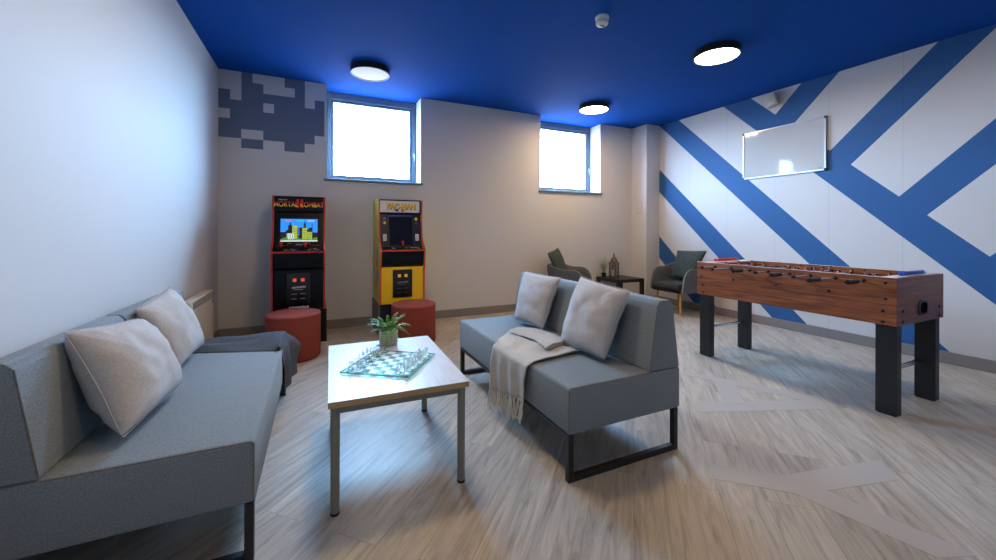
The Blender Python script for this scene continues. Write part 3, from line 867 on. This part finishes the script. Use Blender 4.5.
_n = M_tfire.node_tree; _tc = _n.nodes.new('ShaderNodeTexCoord'); _sp = _n.nodes.new('ShaderNodeSeparateXYZ'); _r = _n.nodes.new('ShaderNodeValToRGB'); _mr = _n.nodes.new('ShaderNodeMapRange')
_n.links.new(_tc.outputs['Object'], _sp.inputs[0]); _n.links.new(_sp.outputs['Y'], _mr.inputs['Value']); _mr.inputs['From Min'].default_value = -.022; _mr.inputs['From Max'].default_value = .022
_n.links.new(_mr.outputs[0], _r.inputs['Fac']); _n.links.new(_r.outputs[0], _n.nodes['Principled BSDF'].inputs['Base Color'])
_r.color_ramp.elements[0].color = lin(255, 224, 60); _r.color_ramp.elements[1].color = lin(214, 34, 24); _r.color_ramp.elements[0].position = .3; _r.color_ramp.elements[1].position = .75
def scr(n, c, s=.55): return emis('screen_'+n, c, s)
M_sky = scr('sky', (30, 130, 250)); M_bldark = scr('dark_tower', (16, 20, 34), .1); M_blgreen = scr('green_tower', (150, 170, 60)); M_blpale = scr('pale_tower', (176, 206, 190))
M_ggreen = scr('hedge', (74, 140, 50)); M_hudr = scr('bar_red', (196, 100, 60)); M_hudg = scr('bar_green', (60, 190, 90)); M_hudw = scr('bar_white', (196, 200, 206))
M_screenoff = mat('dark_screen', (24, 28, 38), .15, spec=.6)
M_risersd = mat('grey_riser_side', (92, 88, 96), .5)
cabinet('tall black arcade cabinet with red edges and a lit city scene on its screen', -.437, .073, 4.60, M_red, M_cabblack, M_cabblack, None, 'black')
cabinet('tall yellow arcade cabinet with orange edges and a dark screen', .637, 1.150, 4.57, M_orange, M_yellowside, M_yellow, None, 'yellow')

# ------------------------------------------------------------------ football table
t = thing('football_table', 'walnut-veneered table football game on black panel legs', 'football table', (3.36, 1.2, 0))
W, Ln, z0, z1 = .696, 1.448, .589, .900
obj('side_panel', box(NB(), 0, .022, 0, Ln, z0, z1, .0015, 1), M_walnut, t)
obj('side_panel', box(NB(), W-.022, W, 0, Ln, z0, z1, .0015, 1), M_walnut, t)
obj('end_panel', box(NB(), .0222, W-.0222, .0, .022, z0, z1, .0015, 1), M_walnut_end, t)
obj('end_panel', box(NB(), .0222, W-.0222, Ln-.022, Ln, z0, z1, .0015, 1), M_walnut_end, t)
obj('end_deck', box(NB(), .0222, W-.0222, .0222, .10, z1-.014, z1-.0015), M_offw, t)
obj('end_deck', box(NB(), .0222, W-.0222, Ln-.10, Ln-.0222, z1-.014, z1-.0015), M_offw, t)
obj('goal_wall', box(NB(), .0222, W-.0222, .10, .112, .78, z1-.0145), M_walnut, t)
obj('goal_wall', box(NB(), .0222, W-.0222, Ln-.112, Ln-.10, .78, z1-.0145), M_walnut, t)
obj('playfield', box(NB(), .0222, W-.0222, .0222, Ln-.0222, .765, .778), M_field, t)
obj('pitch_lines', box(box(NB(), .0222, W-.0222, Ln/2-.003, Ln/2+.003, .7782, .779), .2, .5, .3, .304, .7782, .779), M_offw, t)
obj('underside', box(NB(), .0222, W-.0222, .0222, Ln-.0222, z0+.005, z0+.012), M_blackp, t)
# top rim strips
obj('rim', box(box(NB(), .002, .020, .001, Ln-.001, z1, z1+.0015), W-.020, W-.002, .001, Ln-.001, z1, z1+.0015), M_offw, t)
for x in (.012, W-.085):
    for y in (.006, Ln-.122):
        lg = obj('leg', box(NB(), x+.012 if x < .3 else x-.022, x+.075 if x < .3 else x+.041, y, y+.108, 0.006, z0-.0005, .0015, 1), M_black, t)
        obj('foot_pad', box(NB(), x+.018 if x < .3 else x-.016, x+.069 if x < .3 else x+.035, y+.008, y+.10, 0, .0058), M_rubber, lg)
for y in (.071, Ln-.073):
    b = NB()
    tube(b, [(.0875, y, .272), (W-.1075, y, .272)], .0095, 12)
    tube(b, [(.0875, y+.022, .272), (W-.1075, y+.022, .272)], .0095, 12)
    obj('stretcher', b, M_chrome, t)
def bolt(px, py, pz, ax):
    Mb = Matrix.Translation((px, py, pz)) @ Matrix.Rotation(-PI/2 if ax == 'x' else PI/2, 4, 'Y' if ax == 'x' else 'X')
    obj('bolt', lathe(NB(), [(.0105, .0002), (.0105, .003), (.006, .006), (0, .0065)], 12, M=Mb), M_blackp, t)
for yy, zz in ((.055, .865), (.055, .762), (.068, .682), (.068, .612), (Ln-.05, .765), (Ln-.065, .681), (Ln-.065, .614), (1.083, .768), (.724, .766), (.364, .768)):
    bolt(-.0003, yy, zz, 'x')
for xx, zz in ((.087, .682), (.087, .614), (.623, .675), (.623, .612)): bolt(xx, -.0003, zz, 'y')
# ball return mouth
def oval(rx, rz, n=24, sq=.55):
    return [(rx*math.copysign(abs(math.cos(a))**sq, math.cos(a)), rz*math.copysign(abs(math.sin(a))**sq, math.sin(a))) for a in [2*PI*k/n for k in range(n)]]
b = NB(); o1 = oval(.066, .05); o2 = oval(.052, .038)
A = [b.verts.new((.362+x, -.009, .686+z)) for x, z in o1]; B = [b.verts.new((.362+x, -.009, .686+z)) for x, z in o2]
A0 = [b.verts.new((.362+x*1.03, -.0004, .686+z*1.03)) for x, z in o1]; B0 = [b.verts.new((.362+x, -.0008, .686+z)) for x, z in o2]
for k in range(24):
    j = (k+1) % 24
    b.faces.new((A[k], A[j], B[j], B[k])); b.faces.new((A0[k], A0[j], A[j], A[k])); b.faces.new((B[k], B[j], B0[j], B0[k]))
rt = obj('ball_return', b, M_blackp, t)
b = NB(); prism(b, [(.362+x*.99, .686+z*.99) for x, z in o2], 'y', -.0015, -.0004); obj('ball_return_hole', b, mat('black_hole', (3, 3, 3), .9, spec=.05), rt)
# score slides
def score(x0, x1, y, m, tagn):
    b = NB(); box(b, x0, x1, y-.008, y+.008, z1+.0018, z1+.010, .002, 1)
    o = obj('score_counter', b, m, t)
    for k in range(10):
        xx = x0+.05+(x1-x0-.08)*k/10
        obj('score_bead', lathe(NB(), [(.0125, 0), (.0125, .018)], 12, M=Matrix.Translation((xx, y, z1+.016)) @ Matrix.Rotation(PI/2, 4, 'Y')), m, o)
    obj('score_post', box(NB(), x0-.004, x0+.012, y-.012, y+.012, z1+.0015, z1+.028, .003, 1), m, o)
score(.21, .575, .055, M_bluep, 'near'); score(.19, .54, Ln-.055, M_redp, 'far')
# rods
M_shirts = {'b': [M_skin, M_bluep, M_offw, M_blackp], 'r': [M_skin, M_redp, M_offw, M_blackp]}
def player_mesh(team):
    b = NB()
    box(b, -.012, .012, -.007, .007, -.030, .014, .004, 2, mi=1)
    box(b, -.010, .010, -.0075, .0075, -.070, -.032, .003, 2, mi=2)
    box(b, -.011, .011, -.012, .010, -.086, -.071, .003, 2, mi=3)
    lathe(b, [(0, .013), (.006, .016), (.0095, .026), (.009, .034), (.0, .038)], 12, mi=0)
    lathe(b, [(.0098, .030), (.0095, .037), (.006, .042), (0, .043)], 12, mi=3)
    for s in (-1, 1): tube(b, [(s*.012, 0, .008), (s*.017, -.003, -.008), (s*.013, -.006, -.022)], [.0045, .004, .0035], 6, mi=0)
    me = mesh_from(b, 'player_'+team, 50)
    for m_ in M_shirts[team]: me.materials.append(m_)
    return me
PM = {k: player_mesh(k) for k in 'br'}
RZ = .880-0
# y, near side is handle?, near protrusion, team, count, tilt
rods = [(.168, 1, .205, 'b', 3, .3), (.325, 1, .33, 'b', 2, -.4), (.480, 0, .215, 'r', 3, .9), (.626, 1, .235, 'b', 5, .2),
        (.786, 0, .165, 'r', 5, -.3), (.939, 1, .22, 'b', 3, 1.1), (1.10, 0, .25, 'r', 2, .2), (1.255, 0, .18, 'r', 3, -.2)]
Xm = Matrix.Rotation(-PI/2, 4, 'Y')   # lathe axis to -x
for y, hnd, prot, team, cnt, tilt in rods:
    z = .867
    far = .40-prot*.6
    rd = obj('rod', tube(NB(), [(-prot, y, z), (W+far, y, z)], .0062, 12), M_chrome, t)
    obj('bearing', lathe(lathe(NB(), [(.013, .0005), (.013, .008), (.007, .012)], 16, M=Matrix.Translation((0, y, z)) @ Xm), [(.013, .0005), (.013, .008), (.007, .012)], 16, M=Matrix.Translation((W, y, z)) @ Matrix.Rotation(PI/2, 4, 'Y')), M_blackp, rd)
    gl = [(.013, 0), (.0165, .006), (.015, .02), (.0175, .05), (.0165, .085), (.0155, .105), (.0175, .112), (.015, .120), (0, .122)]
    cap = [(.0078, -.004), (.011, .0), (.0135, .010), (.011, .019), (0, .021)]
    nx = Matrix.Translation((-prot, y, z)) @ Matrix.Rotation(PI/2, 4, 'Y')
    if hnd:
        obj('handle', lathe(NB(), [(r_, q_-.122) for r_, q_ in reversed([(a_, .122-q2) for a_, q2 in gl])] if False else gl, 20, M=Matrix.Translation((-prot+.121, y, z)) @ Xm), M_blackp, rd)
        obj('end_cap', lathe(NB(), cap, 16, M=Matrix.Translation((W+far-.01, y, z)) @ Matrix.Rotation(PI/2, 4, 'Y')), M_blackp, rd)
    else:
        obj('end_cap', lathe(NB(), cap, 16, M=Matrix.Translation((-prot+.01, y, z)) @ Xm), M_blackp, rd)
        obj('handle', lathe(NB(), gl, 20, M=Matrix.Translation((W+far-.121, y, z)) @ Matrix.Rotation(PI/2, 4, 'Y')), M_blackp, rd)
    span = {2: [-.12, .12], 3: [-.19, 0, .19], 5: [-.23, -.115, 0, .115, .23]}[cnt]
    sh = (.2-prot)*.25
    for sx in span:
        o = bpy.data.objects.new('player', PM[team]); C.objects.link(o); o.parent = rd
        o.location = (W/2+sx+sh, y, z); o.rotation_euler = (tilt*(1 if team == 'b' else -1), 0, PI if team == 'r' else 0)
    obj('rubber_stop', lathe(lathe(NB(), [(.0065, 0), (.012, .002), (.012, .02), (.0065, .022)], 14, M=Matrix.Translation((W/2+span[0]+sh-.025, y, z)) @ Xm), [(.0065, 0), (.012, .002), (.012, .02), (.0065, .022)], 14, M=Matrix.Translation((W/2+span[-1]+sh+.025, y, z)) @ Matrix.Rotation(PI/2, 4, 'Y')), M_rubber, rd)

# ------------------------------------------------------------------ side table, lantern, grass plant
t = thing('side_table', 'low square black side table between the two armchairs', 'side table', (4.41, 4.885, 0))
obj('tabletop', box(NB(), -.262, .262, -.262, .262, .40, .45, .002, 1), M_black_ash, t)
for sx in (-1, 1):
    for sy in (-1, 1):
        x0, x1 = sorted((sx*.261, sx*.211)); y0, y1 = sorted((sy*.261, sy*.211))
        obj('leg', box(NB(), x0, x1, y0, y1, 0, .3995, .001, 1), M_black_ash, t)

t = thing('lantern', 'ornate bronze lantern with a pale candle on the black side table', 'lantern', (4.265, 4.855, .4505), math.radians(20))
b = NB(); box(b, -.068, .068, -.068, .068, 0, .014, .003, 1); box(b, -.058, .058, -.058, .058, .014, .03, .003, 1); obj('base', b, M_bronze, t)
b = NB()
for sx in (-1, 1):
    for sy in (-1, 1): box(b, sx*.05-.006, sx*.05+.006, sy*.05-.006, sy*.05+.006, .0302, .235)
for s in (-1, 1):
    for ax in (0, 1):
        for k in range(3):
            zc = .065+k*.065
            ring = [(.026*math.cos(q*PI/4), .032*math.sin(q*PI/4)) for q in range(8)]
            pts = [((u, s*.05, zc+v) if ax == 0 else (s*.05, u, zc+v)) for u, v in ring]
            tube(b, pts, .0035, 5, closed=True)
        for u in (-.038, .038):
            tube(b, [((u, s*.05, .03) if ax == 0 else (s*.05, u, .03)), ((u, s*.05, .235) if ax == 0 else (s*.05, u, .235))], .003, 5)
obj('lattice', b, M_bronze, t)
b = NB(); box(b, -.062, .062, -.062, .062, .2352, .247, .003, 1)
lathe(b, [(.066, .247), (.058, .262), (.052, .285), (.036, .318), (.018, .333), (.012, .345), (.018, .353), (.010, .362), (.006, .375), (.012, .382), (.005, .392), (0, .404)], 20)
obj('roof', b, M_bronze, t)
obj('candle', lathe(NB(), [(.028, .0302), (.029, .125), (.024, .128), (0, .126)], 20), M_candle, t)

random.seed(5)
t = thing('potted_grass', 'small wispy green grass plant in a black pot beside the lantern', 'potted plant', (4.20, 5.02, .4505))
obj('pot', lathe(NB(), [(.030, 0), (.038, .07), (.040, .074), (.036, .074), (.034, .064), (0, .064)], 24), M_blackp, t)
b = NB()
for k in range(130):
    a = random.uniform(0, 2*PI); ln = random.uniform(.14, .33); le = random.uniform(.15, 1.15)
    d = Vector((math.cos(a), math.sin(a)*(.35 if math.sin(a) > 0 else .8), 0)); sd = Vector((-d.y, d.x, 0)); r0 = random.uniform(0, .022)
    prev = None
    for q in range(7):
        s = q/6; p = d*(r0+ln*le*s*s*.9)+Vector((0, 0, .064+ln*s*(1-.25*le*s)))
        w_ = sd*.0034*(1-s*.85); cur = (b.verts.new(p-w_), b.verts.new(p+w_))
        if prev: b.faces.new((prev[0], prev[1], cur[1], cur[0]))
        prev = cur
o = obj('blades', b, M_grass, t); o['kind'] = 'stuff'

# ------------------------------------------------------------------ armchairs (local: faces +x, seat centre at origin)
def armchair(label, loc, rz):
    t = thing('tub_armchair', label, 'armchair', loc, rz, 'grey tub armchairs')
    hw = .275; xf, xb = .27, -.27
    # centreline of shell: left arm front -> back -> right arm front
    pts = []
    for k in range(13): pts.append((xf-(xf-xb-.0-.14)*k/12, hw))
    for k in range(1, 13):
        a = PI/2+PI*k/12*0.5; pts.append((xb+.14+.14*math.cos(a), hw-.14+.14*math.sin(a)))
    for k in range(1, 9): pts.append((xb-.0, (hw-.14)-2*(hw-.14)*k/8))
    for k in range(1, 13):
        a = PI+PI*k/12*0.5; pts.append((xb+.14+.14*math.cos(a), -hw+.14+.14*math.sin(a)))
    for k in range(1, 13): pts.append((xb+.14+(xf-xb-.14)*k/12, -hw))
    n = len(pts)
    def top(x, y):
        if x > .08:
            s = (x-.08)/(xf-.08); s = min(s, 1); zt = .375+(.655-.375)*math.sqrt(max(0, 1-s**2.6))
        else:
            s = (.08-x)/(.08-xb); zt = .655+.06*sm(.3, 1, s)
        return zt
    nv = 10; th = .034
    b = NB(); O_ = []; I_ = []
    for i, (x, y) in enumerate(pts):
        q0, q1 = pts[max(0, i-1)], pts[min(n-1, i+1)]
        d = Vector((q1[0]-q0[0], q1[1]-q0[1])).normalized(); nn = Vector((d.y, -d.x))
        # outward: away from centre
        if nn.dot(Vector((x+.02, y))) < 0: nn = -nn
        zt = top(x, y); zb = .325
        co, ci = [], []
        for j in range(nv+1):
            s = j/nv; z = zb+(zt-zb)*s
            fl = .03*s*s*(1 if x < .1 else .5); r = (1 if j < nv else .55)
            co.append(b.verts.new((x+nn.x*(fl+th/2*r), y+nn.y*(fl+th/2*r), z)))
            ci.append(b.verts.new((x+nn.x*(fl-th/2*r), y+nn.y*(fl-th/2*r), z)))
        O_.append(co); I_.append(ci)
    for i in range(n-1):
        for j in range(nv):
            b.faces.new((O_[i][j], O_[i+1][j], O_[i+1][j+1], O_[i][j+1]))
            b.faces.new((I_[i][j], I_[i][j+1], I_[i+1][j+1], I_[i+1][j]))
        b.faces.new((O_[i][nv], O_[i+1][nv], I_[i+1][nv], I_[i][nv])); b.faces.new((O_[i][0], I_[i][0], I_[i+1][0], O_[i+1][0]))
    for i in (0, n-1):
        for j in range(nv): b.faces.new((O_[i][j], O_[i][j+1], I_[i][j+1], I_[i][j]))
    edge = [(O_[i][nv].co+I_[i][nv].co)/2 for i in range(n)]
    edge = [O_[0][0].co.copy()]+edge+[O_[-1][0].co.copy()]
    sh = obj('shell', b, M_shell, t, angle=60)
    obj('piping', tube(NB(), edge, .004, 6), M_piping, sh)
    obj('seat_cushion', box(NB(), -.235, .30, -.245, .245, .362, .455, .03, 4), M_seatp, t)
    obj('seat_frame', box(NB(), -.24, .265, -.25, .25, .318, .361, .006, 1), M_black, t)
    for sx, sy in ((1, 1), (1, -1), (-1, 1), (-1, -1)):
        p0 = Vector((sx*.215-.01, sy*.195, .3175)); p1 = Vector((sx*.245-.01, sy*.225, .004))
        obj('leg', tube(NB(), [p1, p1.lerp(p0, .3), p0], [.0115, .014, .0195], 12), M_oakleg, t)
    return t
armchair('grey tub armchair with oak legs in the corner beside the striped wall', (4.852, 4.125, 0), PI)
armchair('grey tub armchair against the back wall, left of the black side table', (3.325, 4.69, 0), math.radians(-48))
G2 = 'dark green knitted cushions on the armchairs'
cushion('cushion', 'dark green knitted cushion on the armchair by the striped wall', G2,
        [(4.90, 3.945, .475), (4.93, 4.36, .475), (5.03, 4.31, .905), (5.11, 3.85, .92)], .13, M_knit, 2.2, .06, knit=True)
a_ = math.radians(-48); c_ = Vector((3.325, 4.69, 0))
def LC(x, y, z): return (c_.x+x*math.cos(a_)-y*math.sin(a_), c_.y+x*math.sin(a_)+y*math.cos(a_), z)
cushion('cushion', 'dark green knitted cushion on the armchair against the back wall', G2,
        [LC(-.07, -.21, .475), LC(-.07, .19, .475), LC(-.25, .235, .945), LC(-.28, -.265, .885)], .12, M_knit, 5.5, .06, knit=True)

# ------------------------------------------------------------------ light
w = bpy.data.worlds.new('overcast_sky'); bpy.context.scene.world = w; w.use_nodes = True
nt = w.node_tree; bg = nt.nodes['Background']; bg.inputs[1].default_value = 40
tc = nt.nodes.new('ShaderNodeTexCoord'); sp = nt.nodes.new('ShaderNodeSeparateXYZ'); rp = nt.nodes.new('ShaderNodeValToRGB')
nt.links.new(tc.outputs['Generated'], sp.inputs[0]); nt.links.new(sp.outputs['Z'], rp.inputs['Fac']); nt.links.new(rp.outputs[0], bg.inputs[0])
rp.color_ramp.elements[0].position = 0; rp.color_ramp.elements[0].color = (.10, .11, .12, 1)
rp.color_ramp.elements[1].position = .04; rp.color_ramp.elements[1].color = (.37, .66, 1, 1)
for x0, x1 in ((.092, 1.242), (3.095, 4.242)):
    l = bpy.data.lights.new('window_portal', 'AREA'); l.shape = 'RECTANGLE'; l.size = 1.14; l.size_y = 1.13; l.cycles.is_portal = True
    o = bpy.data.objects.new('window_portal', l); C.objects.link(o); o.location = ((x0+x1)/2, 5.53, (SZ+H)/2); o.rotation_euler = (-PI/2, 0, 0)

# ------------------------------------------------------------------ camera
f_ = 390.6; yaw = .432; rol = .003
cam = bpy.data.cameras.new('camera'); cam.sensor_width = 36; cam.lens = 36*f_/996
cam.shift_y = -(280-230.36)/996; cam.clip_start = .05
co = bpy.data.objects.new('camera', cam); C.objects.link(co)
Fv = Vector((math.sin(yaw), math.cos(yaw), 0)); R0 = Vector((math.cos(yaw), -math.sin(yaw), 0)); Zv = Vector((0, 0, 1))
Rv = R0*math.cos(rol)+Zv*math.sin(rol); Uv = -R0*math.sin(rol)+Zv*math.cos(rol)
mw = Matrix((Rv, Uv, -Fv)).transposed().to_4x4(); mw.translation = (0, 0, 1.2)
co.matrix_world = mw
bpy.context.scene.camera = co
vs = bpy.context.scene.view_settings
vs.view_transform = 'Standard'; vs.look = 'None'; vs.exposure = 1.13; vs.gamma = 1; vs.use_curve_mapping = False
